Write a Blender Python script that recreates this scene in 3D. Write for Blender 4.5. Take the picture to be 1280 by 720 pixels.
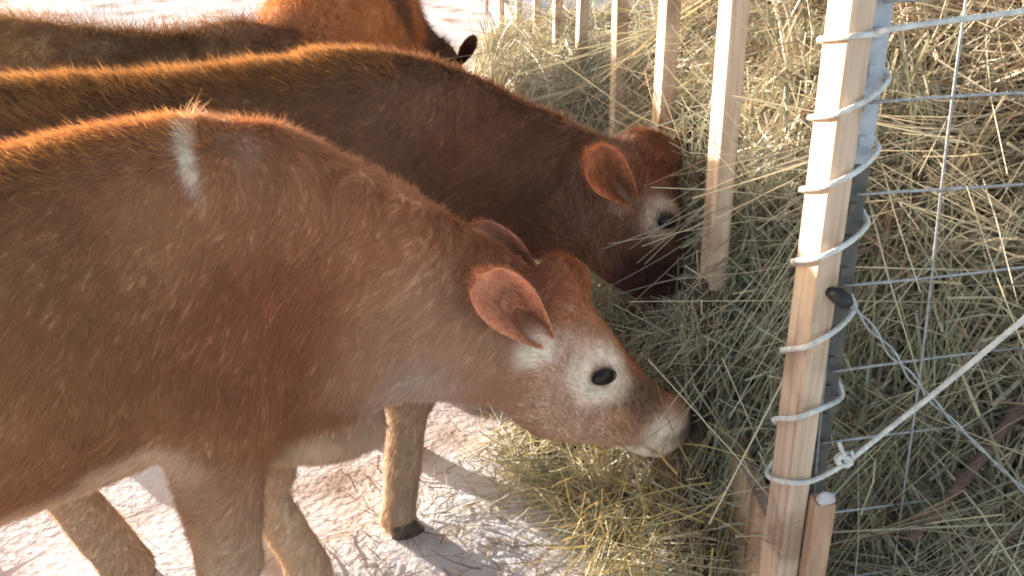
import bpy, math, random
import numpy as np
from mathutils import Vector

random.seed(7)
rng = np.random.default_rng(11)
for o in list(bpy.data.objects):
    bpy.data.objects.remove(o, do_unlink=True)
scene = bpy.context.scene
COL = scene.collection

# ------------------------------------------------------------------ camera, world, sun, exposure
F, PITCH, CAM_H = 1300.0, math.radians(24.0), 1.65
cam = bpy.data.cameras.new("camera")
cam.sensor_width = 36.0
cam.lens = 36.0 * F / 1280.0
cam.clip_start = 0.05
cam.clip_end = 3000
camo = bpy.data.objects.new("camera", cam)
COL.objects.link(camo)
camo.location = (0, 0, CAM_H)
camo.rotation_euler = (math.radians(90) - PITCH, 0, 0)
scene.camera = camo

SUN_EL = math.radians(7.0)
SUN_DIR = Vector((-0.76, 0.65, 0)).normalized()          # horizontal direction towards the sun
w = bpy.data.worlds.new("World")
scene.world = w
w.use_nodes = True
nt = w.node_tree
bg = nt.nodes["Background"]
sky = nt.nodes.new("ShaderNodeTexSky")
sky.sky_type = 'NISHITA'
sky.sun_disc = False
sky.sun_elevation = SUN_EL
sky.sun_rotation = math.atan2(SUN_DIR.x, SUN_DIR.y)
sky.air_density = 1.0
sky.dust_density = 2.2
sky.ozone_density = 0.6
nt.links.new(sky.outputs[0], bg.inputs[0])
bg.inputs[1].default_value = 0.15
sun = bpy.data.lights.new("sun", 'SUN')
sun.energy = 5.0
sun.angle = math.radians(0.6)
sun.color = (1.0, 0.90, 0.78)
suno = bpy.data.objects.new("sun", sun)
COL.objects.link(suno)
sd = Vector((SUN_DIR.x * math.cos(SUN_EL), SUN_DIR.y * math.cos(SUN_EL), math.sin(SUN_EL)))
suno.rotation_euler = sd.to_track_quat('Z', 'Y').to_euler()
suno.location = sd * 20
scene.view_settings.view_transform = 'Standard'
scene.view_settings.look = 'None'
scene.view_settings.gamma = 1.0
scene.view_settings.exposure = 1.93
scene.render.engine = 'CYCLES'
scene.cycles.filter_width = 1.9
scene.cycles.max_bounces = 8
scene.cycles.diffuse_bounces = 4
scene.cycles.transmission_bounces = 6

# ------------------------------------------------------------------ helpers
CP, SP = math.cos(PITCH), math.sin(PITCH)


def at(px, py, D):
    """world point at ground distance D (along +Y) seen in direction (px, py)"""
    ang = PITCH + math.atan((py - 360.0) / F)
    drop = D * math.tan(ang)
    cd = D * CP + drop * SP
    return np.array([(px - 640.0) / F * cd, D, CAM_H - drop])


def nrm(v):
    v = np.asarray(v, float)
    return v / np.linalg.norm(v)


def s2l(c):
    c = np.asarray(c, float) / 255.0
    return np.where(c <= 0.04045, c / 12.92, ((c + 0.055) / 1.055) ** 2.4)


def vnoise(P, scale, seed=0):
    """smooth value noise, roughly -1..1"""
    Q = P * scale + seed * 17.31
    I = np.floor(Q).astype(np.int64)
    Fr = Q - I
    Fr = Fr * Fr * (3 - 2 * Fr)
    out = np.zeros(len(P))
    for dx in (0, 1):
        for dy in (0, 1):
            for dz in (0, 1):
                n = (I[:, 0] + dx) * 73856093 ^ (I[:, 1] + dy) * 19349663 ^ (I[:, 2] + dz) * 83492791
                n = (n ^ (n >> 13)) * 1274126177 & 0x7fffffff
                v = (n % 10007) / 10007.0 * 2 - 1
                wx = Fr[:, 0] if dx else 1 - Fr[:, 0]
                wy = Fr[:, 1] if dy else 1 - Fr[:, 1]
                wz = Fr[:, 2] if dz else 1 - Fr[:, 2]
                out += v * wx * wy * wz
    return out


def mesh_from(name, V, faces, cols=None, smooth=True):
    """V (n,3); faces (m,k) array of one polygon size, or a list of such arrays"""
    if not isinstance(faces, list):
        faces = [faces]
    faces = [f for f in faces if len(f)]
    me = bpy.data.meshes.new(name)
    me.vertices.add(len(V))
    me.vertices.foreach_set("co", np.ascontiguousarray(V, dtype=np.float32).ravel())
    nl = sum(f.size for f in faces)
    npoly = sum(len(f) for f in faces)
    me.loops.add(nl)
    me.polygons.add(npoly)
    me.loops.foreach_set("vertex_index", np.concatenate([f.ravel() for f in faces]).astype(np.int32))
    tot = np.concatenate([np.full(len(f), f.shape[1], np.int32) for f in faces])
    st = np.concatenate([[0], np.cumsum(tot)[:-1]]).astype(np.int32)
    me.polygons.foreach_set("loop_start", st)
    me.polygons.foreach_set("use_smooth", np.full(npoly, smooth))
    me.update(calc_edges=True)
    me.validate()
    if cols is not None:
        a = me.color_attributes.new("Col", 'FLOAT_COLOR', 'POINT')
        c4 = np.ones((len(V), 4), np.float32)
        c4[:, :3] = cols
        a.data.foreach_set("color", c4.ravel())
    return me


def link(name, me, mat, parent=None, **props):
    o = bpy.data.objects.new(name, me)
    if mat is not None and not me.materials:
        me.materials.append(mat)
    COL.objects.link(o)
    if parent is not None:
        o.parent = parent
    for k, v in props.items():
        o[k] = v
    return o


def thing(name, label, cat, loc, group=None, rz=0.0):
    o = bpy.data.objects.new(name, None)
    o.empty_display_size = 0.1
    COL.objects.link(o)
    o.location = tuple(float(c) for c in loc)
    o.rotation_euler = (0, 0, rz)
    o["label"] = label
    o["category"] = cat
    if group:
        o["group"] = group
    return o


def catmull(pts, n):
    pts = np.asarray(pts, float)
    P = np.vstack([2 * pts[0] - pts[1], pts, 2 * pts[-1] - pts[-2]])
    out = []
    for i in range(1, len(P) - 2):
        for k in range(n):
            t = k / n
            a, b, c, d = P[i - 1], P[i], P[i + 1], P[i + 2]
            out.append(0.5 * ((2 * b) + (-a + c) * t + (2 * a - 5 * b + 4 * c - d) * t * t + (-a + 3 * b - 3 * c + d) * t ** 3))
    out.append(P[-2])
    return np.array(out)


# ------------------------------------------------------------------ materials
def new_mat(name):
    m = bpy.data.materials.new(name)
    m.use_nodes = True
    n = m.node_tree.nodes
    for x in list(n):
        n.remove(x)
    out = n.new("ShaderNodeOutputMaterial")
    return m, m.node_tree, out


def ramp(ntree, pos_cols):
    r = ntree.nodes.new("ShaderNodeValToRGB")
    el = r.color_ramp.elements
    while len(el) < len(pos_cols):
        el.new(0.5)
    for e, (p, c) in zip(el, pos_cols):
        e.position = p
        e.color = (*c, 1)
    return r


def fiber_mat(name, transl=0.4, rough=0.6, tint=(1, 1, 1), spec=0.3):
    """vertex-coloured fibres: hair, hay"""
    m, t, out = new_mat(name)
    at_ = t.nodes.new("ShaderNodeAttribute")
    at_.attribute_name = "Col"
    p = t.nodes.new("ShaderNodeBsdfPrincipled")
    p.inputs["Roughness"].default_value = rough
    p.inputs["Specular IOR Level"].default_value = spec
    tr = t.nodes.new("ShaderNodeBsdfTranslucent")
    mx = t.nodes.new("ShaderNodeMixShader")
    mx.inputs[0].default_value = transl
    mul = t.nodes.new("ShaderNodeMix")
    mul.data_type = 'RGBA'
    mul.blend_type = 'MULTIPLY'
    mul.inputs[0].default_value = 1.0
    t.links.new(at_.outputs["Color"], mul.inputs[6])
    mul.inputs[7].default_value = (*tint, 1)
    t.links.new(at_.outputs["Color"], p.inputs["Base Color"])
    t.links.new(mul.outputs[2], tr.inputs["Color"])
    t.links.new(p.outputs[0], mx.inputs[1])
    t.links.new(tr.outputs[0], mx.inputs[2])
    t.links.new(mx.outputs[0], out.inputs[0])
    return m


def skin_mat(name):
    m, t, out = new_mat(name)
    a = t.nodes.new("ShaderNodeAttribute")
    a.attribute_name = "Col"
    tc = t.nodes.new("ShaderNodeTexCoord")
    nz = t.nodes.new("ShaderNodeTexNoise")
    nz.inputs["Scale"].default_value = 60
    nz.inputs["Detail"].default_value = 6
    mp = t.nodes.new("ShaderNodeMapping")
    mp.inputs["Scale"].default_value = (1, 1, 0.35)
    t.links.new(tc.outputs["Object"], mp.inputs[0])
    t.links.new(mp.outputs[0], nz.inputs["Vector"])
    mr = t.nodes.new("ShaderNodeMapRange")
    mr.inputs[1].default_value = 0.3
    mr.inputs[2].default_value = 0.7
    mr.inputs[3].default_value = 0.75
    mr.inputs[4].default_value = 1.15
    t.links.new(nz.outputs[0], mr.inputs[0])
    mx = t.nodes.new("ShaderNodeVectorMath")
    mx.operation = 'SCALE'
    t.links.new(a.outputs["Color"], mx.inputs[0])
    t.links.new(mr.outputs[0], mx.inputs["Scale"])
    p = t.nodes.new("ShaderNodeBsdfPrincipled")
    p.inputs["Roughness"].default_value = 0.8
    p.inputs["Specular IOR Level"].default_value = 0.15
    b = t.nodes.new("ShaderNodeBump")
    b.inputs["Strength"].default_value = 0.35
    b.inputs["Distance"].default_value = 0.01
    t.links.new(nz.outputs[0], b.inputs["Height"])
    t.links.new(mx.outputs[0], p.inputs["Base Color"])
    t.links.new(b.outputs[0], p.inputs["Normal"])
    t.links.new(p.outputs[0], out.inputs[0])
    return m


def plain(name, col, rough=0.5, metal=0.0, noise=None, col2=None, bump=0.0, coat=0.0, stretch=(1, 1, 1), spec=0.5):
    m, t, out = new_mat(name)
    p = t.nodes.new("ShaderNodeBsdfPrincipled")
    p.inputs["Roughness"].default_value = rough
    p.inputs["Metallic"].default_value = metal
    p.inputs["Coat Weight"].default_value = coat
    p.inputs["Specular IOR Level"].default_value = spec
    p.inputs["Base Color"].default_value = (*col, 1)
    if noise:
        tc = t.nodes.new("ShaderNodeTexCoord")
        mp = t.nodes.new("ShaderNodeMapping")
        mp.inputs["Scale"].default_value = stretch
        nz = t.nodes.new("ShaderNodeTexNoise")
        nz.inputs["Scale"].default_value = noise
        nz.inputs["Detail"].default_value = 5
        t.links.new(tc.outputs["Object"], mp.inputs[0])
        t.links.new(mp.outputs[0], nz.inputs["Vector"])
        r = ramp(t, [(0.35, col), (0.65, col2 or col)])
        t.links.new(nz.outputs[0], r.inputs[0])
        t.links.new(r.outputs[0], p.inputs["Base Color"])
        if bump:
            b = t.nodes.new("ShaderNodeBump")
            b.inputs["Strength"].default_value = 1.0
            b.inputs["Distance"].default_value = bump
            t.links.new(nz.outputs[0], b.inputs["Height"])
            t.links.new(b.outputs[0], p.inputs["Normal"])
    t.links.new(p.outputs[0], out.inputs[0])
    return m


def wood_mat():
    m, t, out = new_mat("pine lumber")
    tc = t.nodes.new("ShaderNodeTexCoord")
    oi = t.nodes.new("ShaderNodeObjectInfo")
    ad = t.nodes.new("ShaderNodeVectorMath")
    ad.operation = 'ADD'
    sc = t.nodes.new("ShaderNodeMath")
    sc.operation = 'MULTIPLY'
    sc.inputs[1].default_value = 37.0
    t.links.new(oi.outputs["Random"], sc.inputs[0])
    t.links.new(tc.outputs["Object"], ad.inputs[0])
    t.links.new(sc.outputs[0], ad.inputs[1])
    mp = t.nodes.new("ShaderNodeMapping")
    mp.inputs["Scale"].default_value = (28, 28, 1.1)
    t.links.new(ad.outputs[0], mp.inputs[0])
    nz = t.nodes.new("ShaderNodeTexNoise")
    nz.inputs["Scale"].default_value = 2.6
    nz.inputs["Detail"].default_value = 6
    nz.inputs["Distortion"].default_value = 0.6
    t.links.new(mp.outputs[0], nz.inputs["Vector"])
    r = ramp(t, [(0.25, (0.42, 0.28, 0.20)), (0.5, (0.60, 0.44, 0.33)), (0.75, (0.70, 0.56, 0.45))])
    t.links.new(nz.outputs[0], r.inputs[0])
    # knots
    mp2 = t.nodes.new("ShaderNodeMapping")
    mp2.inputs["Scale"].default_value = (16, 16, 5)
    t.links.new(ad.outputs[0], mp2.inputs[0])
    vo = t.nodes.new("ShaderNodeTexVoronoi")
    vo.inputs["Scale"].default_value = 0.9
    t.links.new(mp2.outputs[0], vo.inputs["Vector"])
    kr = ramp(t, [(0.06, (1, 1, 1)), (0.17, (0, 0, 0))])
    t.links.new(vo.outputs["Distance"], kr.inputs[0])
    mx = t.nodes.new("ShaderNodeMix")
    mx.data_type = 'RGBA'
    t.links.new(kr.outputs[0], mx.inputs[0])
    t.links.new(r.outputs[0], mx.inputs[6])
    mx.inputs[7].default_value = (0.24, 0.13, 0.07, 1)
    p = t.nodes.new("ShaderNodeBsdfPrincipled")
    n3 = t.nodes.new("ShaderNodeTexNoise")
    n3.inputs["Scale"].default_value = 7
    n3.inputs["Detail"].default_value = 7
    t.links.new(ad.outputs[0], n3.inputs["Vector"])
    r3 = ramp(t, [(0.36, (0.62, 0.56, 0.52)), (0.5, (1, 1, 1))])
    t.links.new(n3.outputs[0], r3.inputs[0])
    mg = t.nodes.new("ShaderNodeMix")
    mg.data_type = 'RGBA'
    mg.blend_type = 'MULTIPLY'
    mg.inputs[0].default_value = 1.0
    t.links.new(mx.outputs[2], mg.inputs[6])
    t.links.new(r3.outputs[0], mg.inputs[7])
    mx = mg
    p.inputs["Roughness"].default_value = 0.7
    p.inputs["Specular IOR Level"].default_value = 0.25
    b = t.nodes.new("ShaderNodeBump")
    b.inputs["Distance"].default_value = 0.0015
    t.links.new(nz.outputs[0], b.inputs["Height"])
    t.links.new(mx.outputs[2], p.inputs["Base Color"])
    t.links.new(b.outputs[0], p.inputs["Normal"])
    t.links.new(p.outputs[0], out.inputs[0])
    return m


def snow_mat():
    m, t, out = new_mat("trampled snow")
    tc = t.nodes.new("ShaderNodeTexCoord")
    nz = t.nodes.new("ShaderNodeTexNoise")
    nz.inputs["Scale"].default_value = 3.0
    nz.inputs["Detail"].default_value = 8
    t.links.new(tc.outputs["Object"], nz.inputs["Vector"])
    r = ramp(t, [(0.30, (0.30, 0.22, 0.18)), (0.40, (0.56, 0.47, 0.46)), (0.52, (0.72, 0.68, 0.71)), (0.65, (0.72, 0.74, 0.80))])
    t.links.new(nz.outputs[0], r.inputs[0])
    n2 = t.nodes.new("ShaderNodeTexNoise")
    n2.inputs["Scale"].default_value = 45
    n2.inputs["Detail"].default_value = 6
    t.links.new(tc.outputs["Object"], n2.inputs["Vector"])
    b = t.nodes.new("ShaderNodeBump")
    b.inputs["Distance"].default_value = 0.005
    t.links.new(n2.outputs[0], b.inputs["Height"])
    p = t.nodes.new("ShaderNodeBsdfPrincipled")
    p.inputs["Roughness"].default_value = 0.75
    p.inputs["Specular IOR Level"].default_value = 0.2
    t.links.new(r.outputs[0], p.inputs["Base Color"])
    t.links.new(b.outputs[0], p.inputs["Normal"])
    t.links.new(p.outputs[0], out.inputs[0])
    return m


M_HAIR = fiber_mat("cattle hair", 0.42, 0.55, (1.0, 0.86, 0.66), 0.12)
M_SKIN = skin_mat("cattle skin")
M_HAY = fiber_mat("dry hay", 0.22, 0.5, (1.0, 0.92, 0.78), 0.35)
M_WOOD = wood_mat()
M_SNOW = snow_mat()
M_ROUGH = plain("weathered rough wood", (0.40, 0.24, 0.16), 0.85, noise=9, col2=(0.55, 0.36, 0.25), bump=0.002, stretch=(6, 6, 1.2), spec=.2)
M_EYE = plain("wet dark eye", (0.020, 0.012, 0.012), 0.22, spec=.35)
M_LID = plain("dark eyelid skin", (0.035, 0.022, 0.02), 0.5)
M_HOOF = plain("hoof horn", (0.05, 0.035, 0.03), 0.5, noise=40, col2=(0.09, 0.06, 0.05))
M_ROPE = plain("white rope", (0.74, 0.72, 0.70), 0.85, noise=60, col2=(0.52, 0.49, 0.46), bump=0.001)
M_GALV = plain("galvanised wire", (0.46, 0.47, 0.50), 0.5, 0.55, noise=90, col2=(0.32, 0.31, 0.31), bump=0.0005)
M_POSTTOP = plain("white painted steel", (0.50, 0.54, 0.62), 0.55, 0.1, noise=50, col2=(0.38, 0.42, 0.50))
M_POSTLOW = plain("dark green painted steel", (0.08, 0.09, 0.09), 0.55, 0.1, noise=40, col2=(0.14, 0.12, 0.11))
M_STICK = plain("dark bark", (0.09, 0.055, 0.045), 0.85, noise=60, col2=(0.16, 0.10, 0.08), bump=0.003)
M_RUBBER = plain("black plastic clip", (0.02, 0.015, 0.018), 0.45)
M_NAIL = plain("steel nail", (0.25, 0.24, 0.24), 0.4, 0.9)


# ------------------------------------------------------------------ implicit surfaces (bodies grown as one skin)
class Field:
    def __init__(self, lo, hi, h):
        self.lo = np.asarray(lo, float)
        self.h = h
        n = np.ceil((np.asarray(hi) - self.lo) / h).astype(int) + 1
        self.n = n
        self.F = np.full(tuple(n), 9.0, np.float32)
        self.ax = [self.lo[i] + h * np.arange(n[i]) for i in range(3)]

    def tube(self, pts, W, Hh, side, k=0.05, sub=3):
        pts = np.asarray(pts, float)
        st = np.column_stack([pts, W, Hh])
        if len(st) > 2 and sub > 1:
            st = catmull(st, sub)
        st[:, 3:] = np.maximum(st[:, 3:], 0.004)
        side = nrm(side)
        m = st[:, 3:].max() + 2.5 * k + 0.02
        lo = np.maximum(((st[:, :3].min(0) - m - self.lo) / self.h).astype(int), 0)
        hi = np.minimum(((st[:, :3].max(0) + m - self.lo) / self.h).astype(int) + 1, self.n)
        if np.any(hi <= lo):
            return
        sl = tuple(slice(a, b) for a, b in zip(lo, hi))
        X, Y, Z = np.meshgrid(*[self.ax[i][sl[i]].astype(np.float32) for i in range(3)], indexing='ij', sparse=True)
        best = None
        for i in range(len(st) - 1):
            a, b = st[i, :3], st[i + 1, :3]
            ab = b - a
            L2 = float(ab @ ab)
            if L2 < 1e-10:
                continue
            axv = ab / math.sqrt(L2)
            s = side - (side @ axv) * axv
            s = nrm(s)
            u = np.cross(axv, s)
            px, py, pz = X - np.float32(a[0]), Y - np.float32(a[1]), Z - np.float32(a[2])
            al = px * np.float32(axv[0]) + py * np.float32(axv[1]) + pz * np.float32(axv[2])
            t = np.clip(al / np.float32(math.sqrt(L2)), 0, 1)
            qs = px * np.float32(s[0]) + py * np.float32(s[1]) + pz * np.float32(s[2])
            qu = px * np.float32(u[0]) + py * np.float32(u[1]) + pz * np.float32(u[2])
            qa = al - t * np.float32(math.sqrt(L2))
            ww = st[i, 3] + t * np.float32(st[i + 1, 3] - st[i, 3])
            hh = st[i, 4] + t * np.float32(st[i + 1, 4] - st[i, 4])
            mn = np.minimum(ww, hh)
            r = np.sqrt((qs / ww) ** 2 + (qu / hh) ** 2 + (qa / mn) ** 2) + 1e-6
            L = np.sqrt(qs * qs + qu * qu + qa * qa)
            d = np.where(r < 0.5, (r - 1) * mn, L * (1 - 1 / r))
            best = d if best is None else np.minimum(best, d)
        G = self.F[sl]
        hmix = np.clip(0.5 + 0.5 * (G - best) / k, 0, 1)
        self.F[sl] = G * (1 - hmix) + best * hmix - k * hmix * (1 - hmix)

    def carve(self, c, r, k=0.02):
        """soft dent"""
        X, Y, Z = np.meshgrid(*[a.astype(np.float32) for a in self.ax], indexing='ij', sparse=True)
        d = np.sqrt((X - c[0]) ** 2 + (Y - c[1]) ** 2 + (Z - c[2]) ** 2)
        self.F += k * np.exp(-(d / r) ** 2)

    def mesh(self):
        Fd, h = self.F, self.h
        S = Fd < 0
        cnt = np.zeros(tuple(self.n - 1), np.int8)
        offs = [(i, j, k) for i in (0, 1) for j in (0, 1) for k in (0, 1)]
        for i, j, k in offs:
            cnt += S[i:self.n[0] - 1 + i, j:self.n[1] - 1 + j, k:self.n[2] - 1 + k]
        act = (cnt > 0) & (cnt < 8)
        I = np.argwhere(act)
        idx = np.full(tuple(self.n - 1), -1, np.int64)
        idx[act] = np.arange(len(I))
        acc = np.zeros((len(I), 3))
        num = np.zeros(len(I))
        for a in offs:
            for b in offs:
                if sum(b) - sum(a) == 1 and all(y >= x for x, y in zip(a, b)):
                    ia, ib = I + np.array(a), I + np.array(b)
                    fa = Fd[ia[:, 0], ia[:, 1], ia[:, 2]]
                    fb = Fd[ib[:, 0], ib[:, 1], ib[:, 2]]
                    c = (fa < 0) != (fb < 0)
                    t = np.where(c, fa / np.where(c, fa - fb, 1), 0)
                    p = np.array(a) + t[:, None] * (np.array(b) - np.array(a))
                    acc[c] += p[c]
                    num += c
        V = self.lo + (I + acc / num[:, None]) * h
        quads = []
        for axn in range(3):
            sh = [slice(None)] * 3
            sh2 = [slice(None)] * 3
            sh[axn] = slice(0, -1)
            sh2[axn] = slice(1, None)
            a_, b_ = S[tuple(sh)], S[tuple(sh2)]
            ch = a_ != b_
            E = np.argwhere(ch)
            o1, o2 = (axn + 1) % 3, (axn + 2) % 3
            ok = (E[:, o1] > 0) & (E[:, o2] > 0) & (E[:, o1] < self.n[o1] - 1) & (E[:, o2] < self.n[o2] - 1)
            E = E[ok]
            inside = a_[E[:, 0], E[:, 1], E[:, 2]]
            d1 = np.zeros(3, int); d1[o1] = 1
            d2 = np.zeros(3, int); d2[o2] = 1
            g = lambda Q: idx[Q[:, 0], Q[:, 1], Q[:, 2]]
            q = np.column_stack([g(E - d1 - d2), g(E - d2), g(E), g(E - d1)])
            q[~inside] = q[~inside][:, ::-1]
            quads.append(q)
        Q = np.vstack(quads)
        # light smoothing
        for _ in range(2):
            nb = np.zeros_like(V)
            c = np.zeros(len(V))
            for e in range(4):
                i, j = Q[:, e], Q[:, (e + 1) % 4]
                for d in range(3):
                    nb[:, d] += np.bincount(i, V[j, d], len(V)) + np.bincount(j, V[i, d], len(V))
                c += np.bincount(i, minlength=len(V)) + np.bincount(j, minlength=len(V))
            V = V * 0.5 + 0.5 * nb / np.maximum(c, 1)[:, None]
        return V, Q


def normals(V, Q):
    n = np.cross(V[Q[:, 2]] - V[Q[:, 0]], V[Q[:, 3]] - V[Q[:, 1]])
    area = np.linalg.norm(n, axis=1) * 0.5
    N = np.zeros_like(V)
    for e in range(4):
        for d in range(3):
            N[:, d] += np.bincount(Q[:, e], n[:, d], len(V))
    N /= np.linalg.norm(N, axis=1)[:, None] + 1e-12
    return N, area


def sample(V, Q, N, area, n, weight=None):
    p = area.copy()
    if weight is not None:
        p = p * weight
    p /= p.sum()
    f = rng.choice(len(Q), n, p=p)
    u, v = rng.random((n, 1)), rng.random((n, 1))
    q = Q[f]
    P = (V[q[:, 0]] * (1 - u) + V[q[:, 1]] * u) * (1 - v) + (V[q[:, 3]] * (1 - u) + V[q[:, 2]] * u) * v
    NN = (N[q[:, 0]] * (1 - u) + N[q[:, 1]] * u) * (1 - v) + (N[q[:, 3]] * (1 - u) + N[q[:, 2]] * u) * v
    NN /= np.linalg.norm(NN, axis=1)[:, None] + 1e-12
    return P, NN


def fibers(P, D, L, Wd, bend, C, segs=1, tipw=0.0, face=None):
    """thin tapered blades. P roots, D unit directions, L lengths, Wd widths, bend sideways vectors"""
    n = len(P)
    sidev = np.cross(D, face if face is not None else rng.normal(size=(n, 3)))
    sidev /= np.linalg.norm(sidev, axis=1)[:, None] + 1e-9
    rows = []
    for s in range(segs + 1):
        t = s / segs
        c = P + D * (L * t)[:, None] + bend * (L * t * t)[:, None]
        wd = Wd * (1 - t) + Wd * tipw * t if segs == 1 or tipw else Wd * (1 - t ** 2)
        if s == segs and tipw == 0:
            rows.append(c)
        else:
            rows.append(c - sidev * (wd / 2)[:, None])
            rows.append(c + sidev * (wd / 2)[:, None])
    R = len(rows)
    V = np.stack(rows, 1).reshape(-1, 3)
    base = (np.arange(n) * R)[:, None]
    fs = []
    nq = segs if tipw else segs - 1
    if nq > 0:
        qi = np.concatenate([base + np.array([[2 * s, 2 * s + 1, 2 * s + 3, 2 * s + 2]]) for s in range(nq)])
        fs.append(qi)
    if not tipw:
        s = segs - 1
        fs.append(base + np.array([[2 * s, 2 * s + 1, 2 * s + 2]]))
    return V, fs, np.repeat(C, R, 0)


def merge(parts):
    """[(V, [faces], C)] -> one"""
    Vs, Cs, Fd, off = [], [], {}, 0
    for V, fs, C in parts:
        for f in fs:
            Fd.setdefault(f.shape[1], []).append(f + off)
        Vs.append(V)
        Cs.append(C)
        off += len(V)
    return np.vstack(Vs), [np.vstack(v) for v in Fd.values()], np.vstack(Cs)


# ------------------------------------------------------------------ round tube meshes (rope, wire, sticks)
def tube_mesh(name, pts, r, sides=8, twist=0, lobes=0, amp=0.0, jitter=0.0, radii=None):
    pts = np.asarray(pts, float)
    n = len(pts)
    T = np.gradient(pts, axis=0)
    T /= np.linalg.norm(T, axis=1)[:, None] + 1e-12
    u = np.cross(T[0], [0.13, 0.21, 0.97])
    u = nrm(u)
    V = []
    s = 0.0
    for i in range(n):
        if i:
            s += np.linalg.norm(pts[i] - pts[i - 1])
        u = nrm(u - (u @ T[i]) * T[i])
        v = np.cross(T[i], u)
        rr = (radii[i] if radii is not None else r) * (1 + jitter * random.uniform(-1, 1))
        for k in range(sides):
            a = 2 * math.pi * k / sides
            q = rr * (1 + amp * math.cos(lobes * (a + s * twist))) if lobes else rr
            V.append(pts[i] + q * (math.cos(a) * u + math.sin(a) * v))
    V = np.array(V)
    Fq = []
    for i in range(n - 1):
        for k in range(sides):
            k2 = (k + 1) % sides
            Fq.append((i * sides + k, i * sides + k2, (i + 1) * sides + k2, (i + 1) * sides + k))
    Fq = np.array(Fq)
    caps = np.array([list(range(sides))[::-1], [(n - 1) * sides + k for k in range(sides)]])
    return mesh_from(name, V, [Fq, caps] if sides != 4 else [np.vstack([Fq, caps])])


def resample(pts, step):
    pts = catmull(pts, 12)
    d = np.concatenate([[0], np.cumsum(np.linalg.norm(np.diff(pts, axis=0), axis=1))])
    m = max(3, int(d[-1] / step))
    s = np.linspace(0, d[-1], m)
    return np.column_stack([np.interp(s, d, pts[:, i]) for i in range(3)])


def box_mesh(name, origin, e1, e2, z0, z1, bev=0.003, nz=1, wob=0.0):
    """board: footprint origin + e1, e2 vectors (xy), from z0 to z1, with rounded arrises"""
    o, e1, e2 = [np.array([*v, 0.0]) if len(v) == 2 else np.asarray(v, float) for v in (origin, e1, e2)]
    l1, l2 = np.linalg.norm(e1), np.linalg.norm(e2)
    a, b = bev / l1, bev / l2
    ring = [(a, 0), (1 - a, 0), (1, b), (1, 1 - b), (1 - a, 1), (a, 1), (0, 1 - b), (0, b)]
    zs = [z0] + list(np.linspace(z0 + bev, z1 - bev, nz + 1)) + [z1]
    V = []
    cen = o + e1 / 2 + e2 / 2
    for i, z in enumerate(zs):
        sh = 1 if 0 < i < len(zs) - 1 else (1 - bev / max(l1, l2))
        dx = wob * math.sin(z * 2.3 + 1)
        for (s, t) in ring:
            p = o + e1 * s + e2 * t
            p = cen + (p - cen) * sh
            V.append((p[0] + dx, p[1], z))
    V = np.array(V)
    Q = []
    for i in range(len(zs) - 1):
        for k in range(8):
            k2 = (k + 1) % 8
            Q.append((i * 8 + k, i * 8 + k2, (i + 1) * 8 + k2, (i + 1) * 8 + k))
    m = (len(zs) - 1) * 8
    caps = np.array([list(range(8))[::-1], [m + k for k in range(8)]])
    return mesh_from(name, V, [np.array(Q), caps], smooth=False)


def sphere_part(name, c, rx, axis=(0, 0, 1), sx=1.0, n=12, mat=None, parent=None, up=None, sy=1.0):
    """ellipsoid: rx across, rx*sx along axis, rx*sy along up"""
    ax_ = nrm(axis)
    b = nrm(np.cross(ax_, [0.31, 0.2, 0.9] if up is None else up))
    u = np.cross(b, ax_)
    V, Q = [], []
    for i in range(n + 1):
        th = math.pi * (i + 0.0) / n
        th = min(max(th, 0.02), math.pi - 0.02)
        for k in range(n * 2):
            ph = math.pi * k / n
            V.append(np.asarray(c) + ax_ * math.cos(th) * rx * sx + (b * math.cos(ph) + u * math.sin(ph) * sy) * math.sin(th) * rx)
    for i in range(n):
        for k in range(2 * n):
            k2 = (k + 1) % (2 * n)
            Q.append((i * 2 * n + k, (i + 1) * 2 * n + k, (i + 1) * 2 * n + k2, i * 2 * n + k2))
    return link(name, mesh_from(name, np.array(V), np.array(Q)), mat, parent)


# ================================================================== SETTING: snow ground
def snow_h(P):
    r = np.hypot(P[:, 0], P[:, 1])
    fade = np.clip(1 - (r - 14) / 30, 0, 1)
    z = 0.035 * vnoise(P, 1.1, 3) + 0.018 * vnoise(P, 4.5, 5) + 0.010 * vnoise(P, 11, 6) * (r < 12)
    hp = vnoise(P, 6.2, 9)
    z -= 0.035 * np.clip(hp - 0.35, 0, 1) * (r < 14) * 1.6
    z += 0.25 * vnoise(P, 0.05, 8) * np.clip((r - 20) / 60, 0, 1) * 3
    return z * np.maximum(fade, 0.0) + 0.5 * vnoise(P, 0.02, 8) * np.clip((r - 20) / 60, 0, 1) - 0.01


g = np.sinh(np.linspace(-1, 1, 420) * 5.6) / np.sinh(5.6) * 900
GX, GY = np.meshgrid(g, g + 2.2, indexing='ij')
GP = np.column_stack([GX.ravel(), GY.ravel(), np.zeros(GX.size)])
# finer sheet near the animals: warp so the cells near the camera are ~2.5 cm
GP[:, 2] = snow_h(GP)
n_ = len(g)
ii, jj = np.meshgrid(np.arange(n_ - 1), np.arange(n_ - 1), indexing='ij')
a_ = (ii * n_ + jj).ravel()
link("ground_snow", mesh_from("ground_snow", GP, np.column_stack([a_, a_ + n_, a_ + n_ + 1, a_ + 1])), M_SNOW, kind="structure")


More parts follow.
